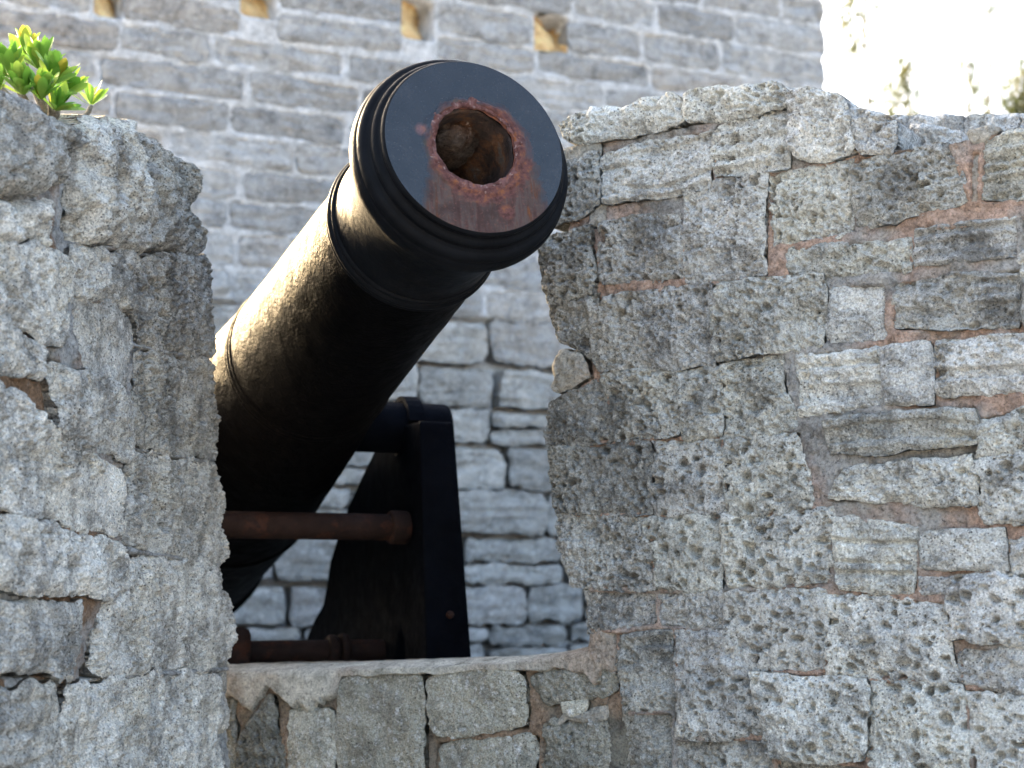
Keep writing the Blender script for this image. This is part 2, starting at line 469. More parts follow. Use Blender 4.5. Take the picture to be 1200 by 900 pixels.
# ================================================================== right merlon
WR = Wall(0.11, 3.5, 0.845, -0.53)
def PX(W, *c, grow=0.0):
    sg = ((-1, -1), (1, -1), (1, 1), (-1, 1))
    return [W.sz(c[2 * i] + grow * sg[i][0], c[2 * i + 1] + grow * sg[i][1]) for i in range(4)]
right = empty('stone_merlon', (WR.O[0] + 0.4, WR.O[1] + 0.2, 0), 'rough pitted grey limestone merlon right of the cannon with pinkish mortar joints', 'wall')
RS = [  # TLx TLy TRx TRy BRx BRy BLx BLy  tint style proud
 (656,142, 806,110, 806,149, 660,172, 1.25,'r',.015), (803,110, 915,97, 940,120, 806,150, 1.25,'r',.018),
 (838,150, 925,122, 926,191, 838,207, 1.15,'l',.01), (925,108, 986,106, 1006,180, 930,187, 1.3,'r',.015), (990,126, 1046,142, 1048,180, 1008,183, 1.15,'r',.006),
 (706,181, 835,153, 834,223, 705,242, 1.05,'l',.008), (655,196, 702,182, 701,240, 648,268, .62,'p',.01),
 (803,223, 896,195, 898,323, 802,331, 1.05,'p',.004), (897,206, 998,186, 1001,272, 904,287, 1.0,'p',.0),
 (998,192, 1110,163, 1137,236, 1002,268, .72,'p',.006), (1153,165, 1225,145, 1225,232, 1151,238, .85,'l',.01),
 (922,293, 1064,279, 1066,319, 924,327, .85,'r',.0), (1072,272, 1192,256, 1193,299, 1075,312, .78,'l',.008),
 (1197,254, 1235,248, 1235,300, 1197,304, .8,'l',.006), (704,263, 798,249, 799,327, 702,331, .75,'p',.004),
 (632,278, 692,266, 697,347, 640,354, .55,'p',.012), (641,352, 700,346, 704,432, 662,402, .6,'r',.008),
 (690,352, 834,333, 838,429, 704,436, .72,'p',.014), (837,335, 966,321, 969,403, 842,424, .95,'p',.012),
 (970,337, 1038,334, 1038,399, 970,403, 1.0,'s',.0), (1049,332, 1198,315, 1196,383, 1048,389, .72,'l',.01),
 (1200,312, 1240,308, 1240,380, 1200,384, .8,'l',.01),
 (644,476, 706,442, 722,514, 643,523, .45,'p',.006), (708,440, 794,434, 796,512, 722,516, .75,'p',.01),
 (795,434, 844,430, 846,512, 798,513, .9,'r',.006), (845,428, 912,418, 936,502, 847,515, .95,'p',.006),
 (931,418, 1035,405, 1037,476, 937,489, 1.2,'l',.004), (1036,408, 1091,400, 1095,473, 1038,472, 1.0,'s',.012),
 (1093,402, 1230,388, 1230,458, 1097,463, 1.1,'l',.008), (965,497, 1143,474, 1149,519, 972,533, .75,'l',.022),
 (1152,490, 1230,470, 1230,531, 1149,533, 1.05,'r',.008), (985,551, 1137,532, 1150,591, 970,587, 1.2,'r',.018),
 (1139,535, 1230,533, 1230,612, 1152,606, 1.1,'q',.012), (846,517, 936,505, 953,597, 850,606, .95,'q',.006),
 (643,527, 762,518, 766,602, 651,601, .5,'p',.01), (763,517, 845,514, 850,606, 767,604, .85,'q',.008),
 (849,609, 976,593, 970,684, 851,690, 1.05,'q',.006), (977,607, 1079,621, 1073,691, 984,693, 1.25,'l',.008),
 (1079,627, 1178,620, 1181,668, 1077,663, 1.05,'s',.012), (1076,676, 1113,675, 1113,693, 1080,694, 1.1,'s',.006),
 (1181,632, 1235,626, 1235,672, 1184,675, 1.1,'r',.01), (1114,675, 1235,678, 1235,753, 1107,751, 1.15,'q',.02),
 (848,693, 966,690, 966,786, 850,787, 1.0,'q',.004), (967,695, 1106,706, 1123,799, 968,793, 1.2,'q',.008),
 (1126,761, 1235,757, 1235,816, 1130,801, 1.0,'r',.006), (880,789, 1021,796, 1012,896, 905,882, 1.15,'q',.02),
 (1022,798, 1129,803, 1141,925, 1018,925, 1.2,'q',.012), (1132,807, 1235,821, 1235,930, 1142,930, 1.15,'q',.01),
 (651,605, 757,604, 766,691, 672,684, .75,'p',.008), (758,604, 846,607, 847,691, 768,691, .95,'q',.006),
 (681,692, 765,694, 770,732, 684,742, .75,'r',-.01), (768,694, 847,694, 848,737, 772,735, .9,'r',-.004),
 (722,742, 787,736, 791,832, 726,836, .7,'l',-.004), (789,737, 880,740, 882,789, 792,794, .85,'r',.0),
 (792,797, 880,792, 902,861, 790,864, .95,'q',.01), (725,839, 785,835, 787,925, 728,925, .6,'r',-.02),
 (789,868, 902,866, 908,925, 790,925, .85,'p',-.01),
 (905,886, 1012,899, 1016,925, 910,925, .8,'r',-.02),
]
for r in RS:
    q = PX(WR, *r[:8], grow=3.2)
    left_side = min(r[0], r[6]) < 725
    crn = .2 if max(r[1], r[3]) < 145 else .05
    hue = (1.0, 1.0, 0.99 - 0.05 * random.random())
    stone(WR, right, q, M_RIGHT, r[9], (.22 + .86 * r[8]) * random.uniform(.95, 1.05), hue, proud=r[10], thick=0.45 if left_side else 0.16, corner=crn, warp=0.010 if r[9] != 's' else 0.005)
# pale mortar lump wedged in the corner and pale mortar runs
stone(WR, right, PX(WR, 656,404, 690,414, 699,446, 645,470), M_CHUNK, 's', 1.0, proud=.02, thick=.2, warp=.012, corner=.25, name='mortar_lump', label='pale cream mortar lump wedged in the corner')
stone(WR, right, PX(WR, 656,172, 706,166, 705,188, 650,202), M_CHUNK, 's', .9, proud=.0, thick=.4, warp=.012, corner=.1, name='mortar_lump')
stone(WR, right, PX(WR, 690,236, 712,232, 714,268, 688,272), M_CHUNK, 's', .9, proud=-.004, thick=.4, warp=.014, corner=.1, name='mortar_lump')
stone(WR, right, PX(WR, 684,736, 724,738, 724,790, 692,785), M_CHUNK, 's', .8, proud=-.006, thick=.4, warp=.014, corner=.1, name='mortar_lump')
stone(WR, right, PX(WR, 1126,153, 1180,149, 1152,170, 1136,176), M_CHUNK, 's', 1.0, proud=.0, thick=.2, corner=.2, name='mortar_lump')
stone(WR, right, PX(WR, 1136,176, 1152,172, 1150,238, 1134,240), M_CHUNK, 's', 1.0, proud=-.004, thick=.1, corner=.1, name='mortar_lump')
# stones left and right of the picture's joints: courses running on out of sight to the right
sR = WR.sz(1235, 500)[0]
z = WR.sz(1235, 925)[1]
while z < 2.35:
    h = random.uniform(.10, .15); a = sR
    while a < sR + 1.2:
        l = random.uniform(.18, .32)
        stone(WR, right, [(a + .01, z + h - .008), (a + l, z + h - .008), (a + l, z + .008), (a + .01, z + .008)], M_RIGHT, random.choice('prl'), random.uniform(.75, 1.15), cell=0.008, proud=random.uniform(0, .012))
        a += l + .012
    z += h
# second row of stones along the back of the merlon's top
for (x0, yA, x1, yB, yy) in ((985, 131, 1062, 133, 150), (1062, 132, 1128, 134, 152), (1128, 133, 1196, 131, 150), (1196, 133, 1260, 131, 150)):
    WB = Wall(WR.O[0] - WR.N[0] * .55, WR.O[1] - WR.N[1] * .55, *WR.S)
    q = PX(WB, x0, yA, x1, yB, x1, yy + 12, x0, yy + 12)
    stone(WB, right, q, M_RIGHT, 'r', 1.15, cell=0.004, proud=.0, thick=.3)
for (x0, yA, x1, yB, yy) in ((995, 142, 1062, 150, 190), (1062, 148, 1126, 150, 185)):
    WB2 = Wall(WR.O[0] - WR.N[0] * .22, WR.O[1] - WR.N[1] * .22, *WR.S)
    stone(WB2, right, PX(WB2, x0, yA, x1, yB, x1, yy, x0, yy), M_RIGHT, 'r', 1.15, cell=0.003, thick=.25)

tops = sorted([WR.sz(x, y) for x, y in ((655, 152), (760, 132), (830, 112), (930, 116), (990, 132), (1040, 178), (1110, 172), (1150, 160), (1235, 152))] + [(3.0, 2.45)])
tx = [p[0] for p in tops]; tz = [p[1] for p in tops]
lefts = sorted([WR.sz(x, y)[::-1] for x, y in ((672, 150), (672, 240), (652, 300), (655, 370), (690, 425), (660, 500), (655, 560), (665, 610), (690, 690), (705, 745))])
lz = [0.0, lefts[0][0] - .05] + [p[0] for p in lefts]; lx = [WR.sz(735, 800)[0]] * 2 + [p[1] for p in lefts]
def dR(s, z):
    pnk = np.clip((s - 0.35) * 2, 0, 1)
    d = -0.006 + 0.012 * fbm(s, z, 0, 7, 4, 3) + 0.012 * pnk * fbm(s, z, 9, 14, 3, 8) + 0.010 * fbm(s, z, 4, 45, 4, 13, .7) - .6 * pits(s, z, .016, 5, .002, .007, .5)
    return d + 0.006 * pnk
core(WR, right, M_MORT_R, lambda z: np.interp(z, lz, lx), lambda z: 0 * z + 3.0, 0.0, lambda s: np.interp(s, tx, tz), dR, 1.0, (0.004, 0.004))

# ================================================================== embrasure sill
WS = Wall(WR.O[0] - WR.N[0] * .03, WR.O[1] - WR.N[1] * .03, *WR.S)
sill = empty('embrasure_sill', (-0.3, 3.9, 0), 'low stone sill wall under the cannon with pale cement cap', 'wall')
SS = [
 (243,820, 277,816, 284,925, 238,925, 1.0,'r',.006), (284,852, 322,808, 339,925, 283,925, .55,'r',.012),
 (338,826, 396,834, 394,925, 340,925, 1.25,'s',.01), (401,788, 501,784, 502,925, 398,925, .95,'s',.014),
 (503,785, 616,780, 619,856, 506,864, 1.1,'s',.016), (618,788, 716,776, 729,812, 644,830, .8,'r',.01),
 (634,845, 713,838, 717,925, 634,925, .75,'r',.008), (514,868, 632,860, 632,925, 516,925, 1.0,'s',.004),
 (660,822, 690,818, 684,840, 662,838, 1.4,'s',.012), 
]
for r in SS:
    stone(WS, sill, PX(WS, *r[:8], grow=1.5), M_SILL, r[9], r[8], cell=0.003, proud=r[10], thick=.14, warp=.012, corner=.13)
stone(WS, sill, PX(WS, 690,829, 718,818, 716,842, 640,848), M_CHUNK, 's', 1.0, (1.0, .93, .85), cell=.003, proud=.006, thick=.1, warp=.016, corner=.2, name='mortar_lump')
stone(WS, sill, PX(WS, 506,866, 560,868, 530,925, 504,925), M_MORT_S, 's', 1.0, cell=.003, proud=-.008, thick=.1, warp=.016, name='mortar_lump')
sA = WS.sz(190, 790)[0]; sB = WS.sz(722, 760)[0]
capT = sorted([WS.sz(x, y) for x, y in ((190, 787), (265, 786), (400, 783), (500, 780), (600, 775), (650, 769), (690, 762), (712, 755), (726, 752))])
cx_ = [p[0] for p in capT]; cz_ = [p[1] for p in capT]
hang = sorted([(WS.sz(x, 800)[0], h) for x, h in ((190, .075), (250, .08), (275, .06), (300, .10), (318, .045), (335, .075), (365, .11), (398, .085), (405, .022), (500, .02), (612, .02), (630, .03), (655, .028), (680, .055), (700, .075), (712, .05), (726, .03))])
hx = [p[0] for p in hang]; hz = [p[1] for p in hang]
def cap_mesh():
    n = int((sB - sA) / .004); ss = np.linspace(sA, sB, n)
    zt = np.interp(ss, cx_, cz_) + .004 * fbm(ss, 0, 0, 9, 4, 2)
    hh = np.interp(ss, hx, hz) * .95 * (1 + .35 * fbm(ss, 0, 3, 30, 4, 6))
    rows = []
    fr = 26
    for k in range(fr):           # front, from the ragged lower edge up to the lip
        v = k / (fr - 1)
        zz = zt - hh * (1 - v)
        d = .020 + .006 * fbm(ss, zz, 1, 14, 4, 5) - .03 * np.clip(1 - v * 6, 0, 1) ** 2 - .012 * np.clip((v - .75) / .25, 0, 1) ** 2
        rows.append(np.stack([ss, zz - .001, d], -1))
    bk = 60
    for k in range(1, bk + 1):    # top surface running inwards
        v = k / bk
        d = .008 - .5 * v + 0 * ss
        zz = zt + .004 * fbm(ss, d, 7, 18, 4, 5) - .002 + .012 * np.clip(v * 8, 0, 1) - .006 * v
        rows.append(np.stack([ss, zz, d], -1))
    rows.append(np.stack([ss, zt - .25, -.5 + 0 * ss], -1))
    A = np.stack(rows, 0)
    V = WS.P(A[..., 0], A[..., 1], A[..., 2]).reshape(-1, 3)
    nr = A.shape[0]
    return V, grid_quads(nr, n)
V, Q = cap_mesh()
add('cement_cap', V, Q, M_CEMENT, sill)
core(WS, sill, M_MORT_S, lambda z: 0 * z + sA - .1, lambda z: 0 * z + sB + .05, 0.0, lambda s: np.interp(s, cx_, cz_) - .022,
     lambda s, z: -0.002 + 0.010 * fbm(s, z, 0, 9, 4, 3) + .005 * fbm(s, z, 4, 45, 3, 13), .47, (0.006, 0.006))

# ================================================================== left merlon (splayed embrasure cheek)
WL = Wall(-0.682, 3.70, 0.158, 1.0)      # s runs away from the camera; the face looks right
left = empty('stone_merlon', (-1.25, 3.1, 0), 'rough grey limestone merlon left of the cannon with green plant on top', 'wall')
LS = [
 (-25,96, 72,149, 70,214, -25,228, .7,'b',.03), (74,146, 152,140, 162,292, 74,282, .95,'b',.02), (150,141, 213,196, 238,300, 162,297, .72,'b',.016),
 (-25,230, 50,240, 46,292, -25,278, 1.15,'b',.022), (-25,281, 76,298, 64,409, -25,366, 1.15,'r',.02), (-25,370, 43,404, 40,442, -25,432, 1.0,'r',.02),
 (78,286, 160,296, 155,366, 78,341, .95,'r',.012), (79,345, 151,366, 141,462, 99,440, .95,'s',.004), (46,411, 142,467, 144,538, 58,506, 1.0,'r',.022),
 (-25,440, 62,510, 134,548, -25,588, 1.2,'r',.016), (62,520, 136,552, 141,632, -25,592, 1.25,'s',.012), (-25,600, 130,640, 133,697, -25,691, 1.2,'r',.026),
 (-25,704, 86,706, 76,791, -25,797, .95,'r',.022), (-25,806, 56,806, 62,925, -25,925, 1.0,'l',.02),
 (161,299, 239,302, 244,423, 155,402, .72,'p',.012), (154,406, 244,426, 251,543, 148,522, .78,'p',.014), (147,526, 251,547, 259,662, 140,640, .92,'p',.014),
 (136,646, 259,666, 266,780, 92,796, 1.15,'r',.014), (66,802, 264,786, 246,925, 68,925, 1.2,'r',.014),
]
for r in LS:
    q = PX(WL, *r[:8], grow=4.5)
    if abs(q[0][0] - q[1][0]) < .02: continue
    stone(WL, left, q, M_LEFT, r[9], r[8] * 1.06, (1.04, 1, .93), cell=0.0048, cellz=0.0030, proud=r[10] * (1.1 if r[0] < 140 else 1.0), thick=.2, warp=.016, corner=.10)
# courses carrying on towards the viewer, out of the frame
sL = WL.sz(-25, 500)[0]
z = WL.sz(-25, 925)[1]
while z < 2.30:
    h = random.uniform(.11, .17); b_ = sL
    while b_ > sL - .7:
        l = random.uniform(.2, .35)
        stone(WL, left, [(b_ - l, z + h - .008), (b_ - .01, z + h - .008), (b_ - .01, z + .008), (b_ - l, z + .008)], M_LEFT, 'r', random.uniform(.8, 1.2), cell=.012, proud=.016)
        b_ -= l + .012
    z += h
lt = sorted([WL.sz(x, y) for x, y in ((-25, 112), (40, 140), (74, 158), (140, 155), (200, 196), (226, 262))])
ltx = [lt[0][0] - .8] + [p[0] for p in lt] + [lt[-1][0] + .05]; ltz = [lt[0][1] + .0] + [p[1] for p in lt] + [lt[-1][1] - .1]
le = sorted([WL.sz(x, y)[::-1] for x, y in ((228, 250), (232, 300), (238, 420), (245, 540), (253, 660), (260, 780), (262, 900))])
lez = [0] + [p[0] for p in le]; lex = [le[0][1]] + [p[1] for p in le]
core(WL, left, M_MORT_L, lambda z: 0 * z + sL - .75, lambda z: np.interp(z, lez, lex), 0.0, lambda s: np.interp(s, ltx, ltz),
     lambda s, z: 0.006 + 0.012 * fbm(s, z, 0, 6, 5, 3) + .010 * fbm(s, z, 4, 40, 4, 13, .7) + .006 * np.clip((s + .55) * 3, 0, 1), 1.3, (0.007, 0.0045))

# ================================================================== tower behind
WT = Wall(0.0, 8.0, math.cos(R(23)), math.sin(R(23)))
tower = empty('stone_tower', (0, 9, 0), 'tall pale grey block tower wall with square holes behind the cannon', 'tower')
tsR = WT.sz(969, 60)[0]; tsL = -2.55
holes_px = [(110, 140, -12, 18), (285, 322, -14, 19), (474, 508, 2, 46), (627, 663, 18, 58)]
hz1 = WT.sz(645, 18)[1]; hz0 = WT.sz(645, 58)[1]
holes = []
for x0, x1, y0, y1 in holes_px:
    holes.append((WT.sz(x0, 20)[0], WT.sz(x1, 20)[0], WT.sz(.5 * (x0 + x1), y1)[1], WT.sz(.5 * (x0 + x1), y0)[1]))
zsplit = WT.sz(590, 375)[1]
ZB = 1.2
gap_s, gap_z = WT.sz(540, 478); GAP = []
# courses: build downwards and upwards from the course with the holes
courses = []
z = hz0
up = hz0
zz = hz0; lst = []
while zz > ZB:
    lower = zz < zsplit
    h = random.uniform(.175, .235) if lower else random.uniform(.150, .180)
    lst.append((max(zz - h, ZB - .05), zz)); zz -= h
courses += lst[::-1]
courses.append((hz0, hz1))
zz = hz1
while zz < 5.4:
    h = random.uniform(.155, .18); courses.append((zz, zz + h)); zz += h
for (za, zb_) in courses:
    lower = zb_ < zsplit + .05
    hr = [(h0, h1) for h0, h1, c0, c1 in holes if min(c1, zb_) - max(c0, za) > .035]
    a = tsL + random.uniform(-.1, .1)
    joint = .016 if lower else .012
    while a < tsR - .02:
        l = random.uniform(.28, .60) if lower else random.uniform(.42, .72)
        b_ = a + l
        if tsR - b_ < .18: b_ = tsR
        for h0, h1 in hr:
            if a < h0 < b_ + .1: b_ = h0 - joint / 2
        gaps = random.random()
        dz = random.uniform(-.008, .008) if lower else random.uniform(-.004, .004)
        tilt = random.uniform(-.006, .006)
        q = [(a + joint / 2, zb_ - joint / 2 + dz + tilt), (b_ - joint / 2, zb_ - joint / 2 + dz - tilt), (b_ - joint / 2, za + joint / 2 + dz), (a + joint / 2, za + joint / 2 + dz)]
        # is it inside the picture (with a margin)?  far outside: coarser
        proud = random.uniform(.01, .045) if lower else random.uniform(-.004, .006)
        tint = random.uniform(.78, 1.15)
        hue = (1.0, .96, .92) if random.random() < .25 else ((1.03, 1.0, .95) if lower else (1.0, 1.0, 1.0))
        if q[0][0] < gap_s < q[1][0] and q[3][1] < gap_z < q[0][1]:
            GAP.append((q[0][0], q[1][0], q[3][1], q[0][1])); a = b_; continue
        if lower and random.random() < .3:      # two thin stones instead of one
            zm = za + (zb_ - za) * random.uniform(.4, .65)
            lowq = [(q[0][0], zm - joint * .3), (q[1][0], zm - joint * .3 + tilt), q[2], q[3]]
            q = [q[0], q[1], (q[2][0], zm + joint * .3 + tilt), (q[3][0], zm + joint * .3)]
            stone(WT, tower, lowq, M_TOWER, 't', random.uniform(.75, 1.1), hue, cell=0.012, proud=random.uniform(-.01, .04), thick=.16, warp=.016, corner=.08)
        if True:
            stone(WT, tower, q, M_TOWER, 't', tint, hue, cell=0.014, proud=proud, thick=.16, warp=.017 if lower else .011, corner=.08)
        a = b_
        for h0, h1 in hr:
            if abs(a - (h0 - joint / 2)) < 1e-6: a = h1 + joint / 2
def dT(s, z):
    d = np.where(z > zsplit, -.004, -.075) + .016 * fbm(s, z, 0, 5, 4, 3) + .003 * fbm(s, z, 4, 30, 3, 13)
    d = d + np.where(z > zsplit, .0, .03) * fbm(s, z, 7, 4, 3, 23)
    for h0, h1, c0, c1 in holes + GAP:
        d = np.where((s > h0 - .0) & (s < h1 + .0) & (z > c0) & (z < c1), -.30, d)
    return d
core(WT, tower, M_MORT_T, lambda z: 0 * z + tsL, lambda z: 0 * z + tsR - .03, 0.0, lambda s: 0 * s + 5.4, dT, 3.0, (0.022, 0.016), inset=.02)
# the four square holes: rough niches in fresh yellow stone, colour lightened as sunlight
for i, (h0, h1, c0, c1) in enumerate(holes):
    n = 20
    a0, a1, b0, b1 = h0 - .02, h1 + .02, c0 - .02, c1 + .02
    u = np.linspace(0, 1, n)[:, None]; v = np.linspace(0, 1, n)[None, :]
    ed = np.minimum(np.minimum(u, 1 - u) + 0 * v, np.minimum(v, 1 - v) + 0 * u)
    s = a0 + (a1 - a0) * u + 0 * v; z = b0 + (b1 - b0) * v + 0 * u
    dep = -.012 - (.015 + .20 * np.clip(u * .9 + (v - .5) * .5 + .25 * fbm(s, z, i * 9.0, 9, 3, 5), 0, 1) ** 2) * np.clip(ed / .08, 0, 1)
    dep = dep + .03 * fbm(s, z, i * 5.0, 14, 4, 7) * np.clip(ed / .1, 0, 1)
    add('hole_niche', WT.P(s, z, dep).reshape(-1, 3), grid_quads(n, n)[:, ::-1], M_FRESH_SUNLIT, tower)

# unseen block added beside the tower to keep sun off the carriage
bs = [(-.55, 1.15), (-.55, 2.55), (-.30, 2.7), (.35, 2.75), (.35, 1.15)]
WBLK = Wall(-1.45, 6.0, -.72, .35)
bv = []; nsg = 16
for k in range(nsg + 1):
    for (a_, z_) in bs:
        j_ = .025 * math.sin(k * 2.3 + a_ * 7 + z_ * 5)
        bv.append(WBLK.P(1.35 * k / nsg, z_ + (j_ if z_ > 1.2 else 0), a_ + j_))
bq = [(k * 5 + i, (k + 1) * 5 + i, (k + 1) * 5 + (i + 1) % 5, k * 5 + (i + 1) % 5) for k in range(nsg) for i in range(5)]
add('sun_blocker', np.array(bv), bq, M_MORT_T, tower, polys=[[0, 1, 2, 3, 4], [nsg * 5 + i for i in (4, 3, 2, 1, 0)]], smooth=False)

# ================================================================== gun platform
pm = ground_mat('platform_stone', (0.10, 0.10, 0.085), (0.20, 0.19, 0.17))
pv = [tuple(WR.P(-6, 1.2, -.52)), tuple(WR.P(4, 1.2, -1.02)), (8, 14, 1.2), (-6, 14, 1.2)]
pv = pv + [(x, y, 0) for x, y, _ in pv]
o = add('gun_platform', pv, [(0, 1, 2, 3), (0, 4, 5, 1), (1, 5, 6, 2), (2, 6, 7, 3), (3, 7, 4, 0)], pm, smooth=False); o['kind'] = 'structure'

# ================================================================== the cannon
def iron(name, base, rough, bscale, bdist, rust=0.0, brown=(0.11, 0.05, 0.03), spec=0.32):
    m, t, b = mat(name)
    geo = N(t, 'ShaderNodeNewGeometry'); P = geo.outputs['Position']
    c = ramp(t, noise(t, P, 12, 6, 0.6), [(0.35, tuple(v * 0.75 for v in base)), (0.65, tuple(v * 1.3 for v in base))])
    if rust:
        rm = ramp(t, noise(t, P, 16, 8, 0.72, off=(4, 4, 4)), [(0.66 - rust * .3, g(0)), (0.74 - rust * .3, g(1))])
        c = mixc(t, rm, c, brown)
    link(t, c, b.inputs['Base Color'])
    rr = ramp(t, noise(t, P, 22, 6, 0.65), [(0.3, g(rough * 0.8)), (0.7, g(min(1, rough * 1.25)))])
    link(t, rr, b.inputs['Roughness'])
    b.inputs['Specular IOR Level'].default_value = spec
    nb = bump(t, b, noise(t, P, bscale, 4, 0.6), 0.8, bdist)
    bump(t, b, noise(t, P, bscale * .12, 3, 0.5), 0.5, bdist * 4, nb)
    return m
M_IRON = iron('black_painted_iron', (0.0025, 0.0023, 0.0025), 0.50, 150, 0.0042, 0.02, (0.02, 0.010, 0.007), spec=.018)
M_IRON2 = iron('smooth_black_iron', (0.006, 0.0065, 0.008), 0.48, 90, 0.0014, 0.02, (0.03, 0.014, 0.009), spec=.05)
M_CARR = iron('carriage_black_paint', (0.0022, 0.0030, 0.0052), 0.7, 120, 0.0024, 0.05, (0.007, 0.0035, 0.0035), spec=.03)
M_RUSTBAR = iron('rusty_brown_iron', (0.020, 0.011, 0.009), 0.7, 140, 0.003, 0.4, (0.045, 0.018, 0.011), spec=.15)

def rust_mat(name):
    m, t, b = mat(name)
    geo = N(t, 'ShaderNodeNewGeometry'); P = geo.outputs['Position']
    c = ramp(t, noise(t, P, 45, 7, 0.72), [(0.3, (0.03, 0.012, 0.009)), (0.45, (0.095, 0.038, 0.032)), (0.57, (0.17, 0.085, 0.078)), (0.68, (0.28, 0.09, 0.022))])
    c = mixc(t, ramp(t, noise(t, P, 110, 3, 0.6), [(0.58, g(0)), (0.7, g(0.6))]), c, (0.42, 0.33, 0.31))
    link(t, c, b.inputs['Base Color']); b.inputs['Roughness'].default_value = 0.8; b.inputs['Specular IOR Level'].default_value = 0.15
    bump(t, b, noise(t, P, 160, 5, 0.7), 0.9, 0.004)
    return m
M_RUST = rust_mat('crusted_rust')
def bore_mat():
    m, t, b = mat('bore_rust')
    geo = N(t, 'ShaderNodeNewGeometry'); P = geo.outputs['Position']
    c = ramp(t, noise(t, P, 18, 8, 0.7), [(0.35, (0.018, 0.012, 0.011)), (0.48, (0.055, 0.033, 0.026)), (0.58, (0.14, 0.062, 0.028)), (0.68, (0.10, 0.085, 0.075))])
    link(t, c, b.inputs['Base Color']); b.inputs['Roughness'].default_value = 0.7
    bump(t, b, noise(t, P, 60, 6, 0.7), 1.0, 0.01)
    return m
M_BORE = bore_mat()
M_CONC = mortar_mat('grey_concretion', (0.13, 0.105, 0.09), (0.12, 0.055, 0.03), 0.45, (0.035, 0.025, 0.02))

def face_mat():
    """muzzle face: blue-black paint; rust bleeding from the bore and running down (uv = metres on the face)"""
    m, t, b = mat('muzzle_face_paint')
    uv = N(t, 'ShaderNodeUVMap', uv_map='face'); U = uv.outputs[0]
    sp = N(t, 'ShaderNodeSeparateXYZ'); link(t, U, sp.inputs[0])
    x, y = sp.outputs[0], sp.outputs[1]
    ln = N(t, 'ShaderNodeVectorMath', operation='DISTANCE'); link(t, U, ln.inputs[0]); ln.inputs[1].default_value = (0.009, -0.010, 0)
    r = ln.outputs['Value']
    n1 = noise(t, U, 17, 7, 0.68); n2 = noise(t, U, 70, 6, 0.7)
    # ring of rust round the bore
    rr = math_(t, 'ADD', r, math_(t, 'MULTIPLY', math_(t, 'SUBTRACT', n1, 0.5), 0.075))
    ring = ramp(t, rr, [(0.095, g(1)), (0.110, g(0))])
    # fan of run-off under the bore
    ax = math_(t, 'ABSOLUTE', math_(t, 'SUBTRACT', x, 0.016))
    half = math_(t, 'ADD', 0.104, math_(t, 'MULTIPLY', y, -0.20))
    q = math_(t, 'SUBTRACT', half, math_(t, 'ADD', ax, math_(t, 'MULTIPLY', math_(t, 'SUBTRACT', n1, 0.5), 0.11)))
    fan = math_(t, 'MULTIPLY', ramp(t, q, [(0.0, g(0)), (0.02, g(1))]), ramp(t, math_(t, 'SUBTRACT', math_(t, 'MULTIPLY', n2, 0.05), y), [(0.0, g(0)), (0.055, g(1))]))
    mp = N(t, 'ShaderNodeMapping'); mp.inputs['Scale'].default_value = (1, 0.16, 1); link(t, U, mp.inputs[0])
    stv = noise(t, mp.outputs[0], 55, 5, 0.6)
    rust_run = ramp(t, stv, [(0.28, (0.030, 0.019, 0.017)), (0.42, (0.072, 0.037, 0.031)), (0.54, (0.085, 0.062, 0.055)), (0.62, (0.085, 0.040, 0.026)), (0.71, (0.24, 0.075, 0.015))])
    rust_run = mixc(t, ramp(t, noise(t, U, 17, 5, 0.65, off=(3, 3, 0)), [(0.45, g(0)), (0.62, g(0.8))]), rust_run, (0.040, 0.024, 0.021))
    rust_run = mixc(t, ramp(t, noise(t, U, 140, 4, 0.7), [(0.55, g(0)), (0.68, g(0.7))]), rust_run, (0.15, 0.065, 0.05))
    crust = ramp(t, n2, [(0.3, (0.04, 0.016, 0.013)), (0.5, (0.115, 0.050, 0.044)), (0.7, (0.25, 0.09, 0.03))])
    paint = ramp(t, n1, [(0.3, (0.006, 0.0065, 0.0075)), (0.7, (0.018, 0.018, 0.020))])
    paint = mixc(t, ramp(t, noise(t, U, 210, 3, 0.6), [(0.62, g(0)), (0.72, g(0.6))]), paint, (0.065, 0.06, 0.06))
    c = mixc(t, fan, paint, rust_run)
    c = mixc(t, ring, c, crust)
    # a few stray rust blooms
    for (bx, by, br) in ((-0.107, 0.022, .011), (0.005, -0.105, .018), (0.052, -0.132, .016), (0.10, -0.055, .006), (0.045, -0.075, .013)):
        dv = N(t, 'ShaderNodeVectorMath', operation='DISTANCE'); link(t, U, dv.inputs[0]); dv.inputs[1].default_value = (bx, by, 0)
        dd = math_(t, 'ADD', dv.outputs['Value'], math_(t, 'MULTIPLY', math_(t, 'SUBTRACT', n2, 0.5), 0.02))
        c = mixc(t, ramp(t, dd, [(br * .7, g(1)), (br * 1.2, g(0))]), c, crust)
    link(t, c, b.inputs['Base Color'])
    msk = math_(t, 'MAXIMUM', fan, ring)
    link(t, math_(t, 'ADD', 0.27, math_(t, 'MULTIPLY', msk, 0.28)), b.inputs['Roughness'])
    link(t, math_(t, 'MULTIPLY_ADD', msk, -0.42, 0.5), b.inputs['Specular IOR Level'])
    bump(t, b, n2, 0.35, 0.003)
    return m
M_FACE = face_mat()

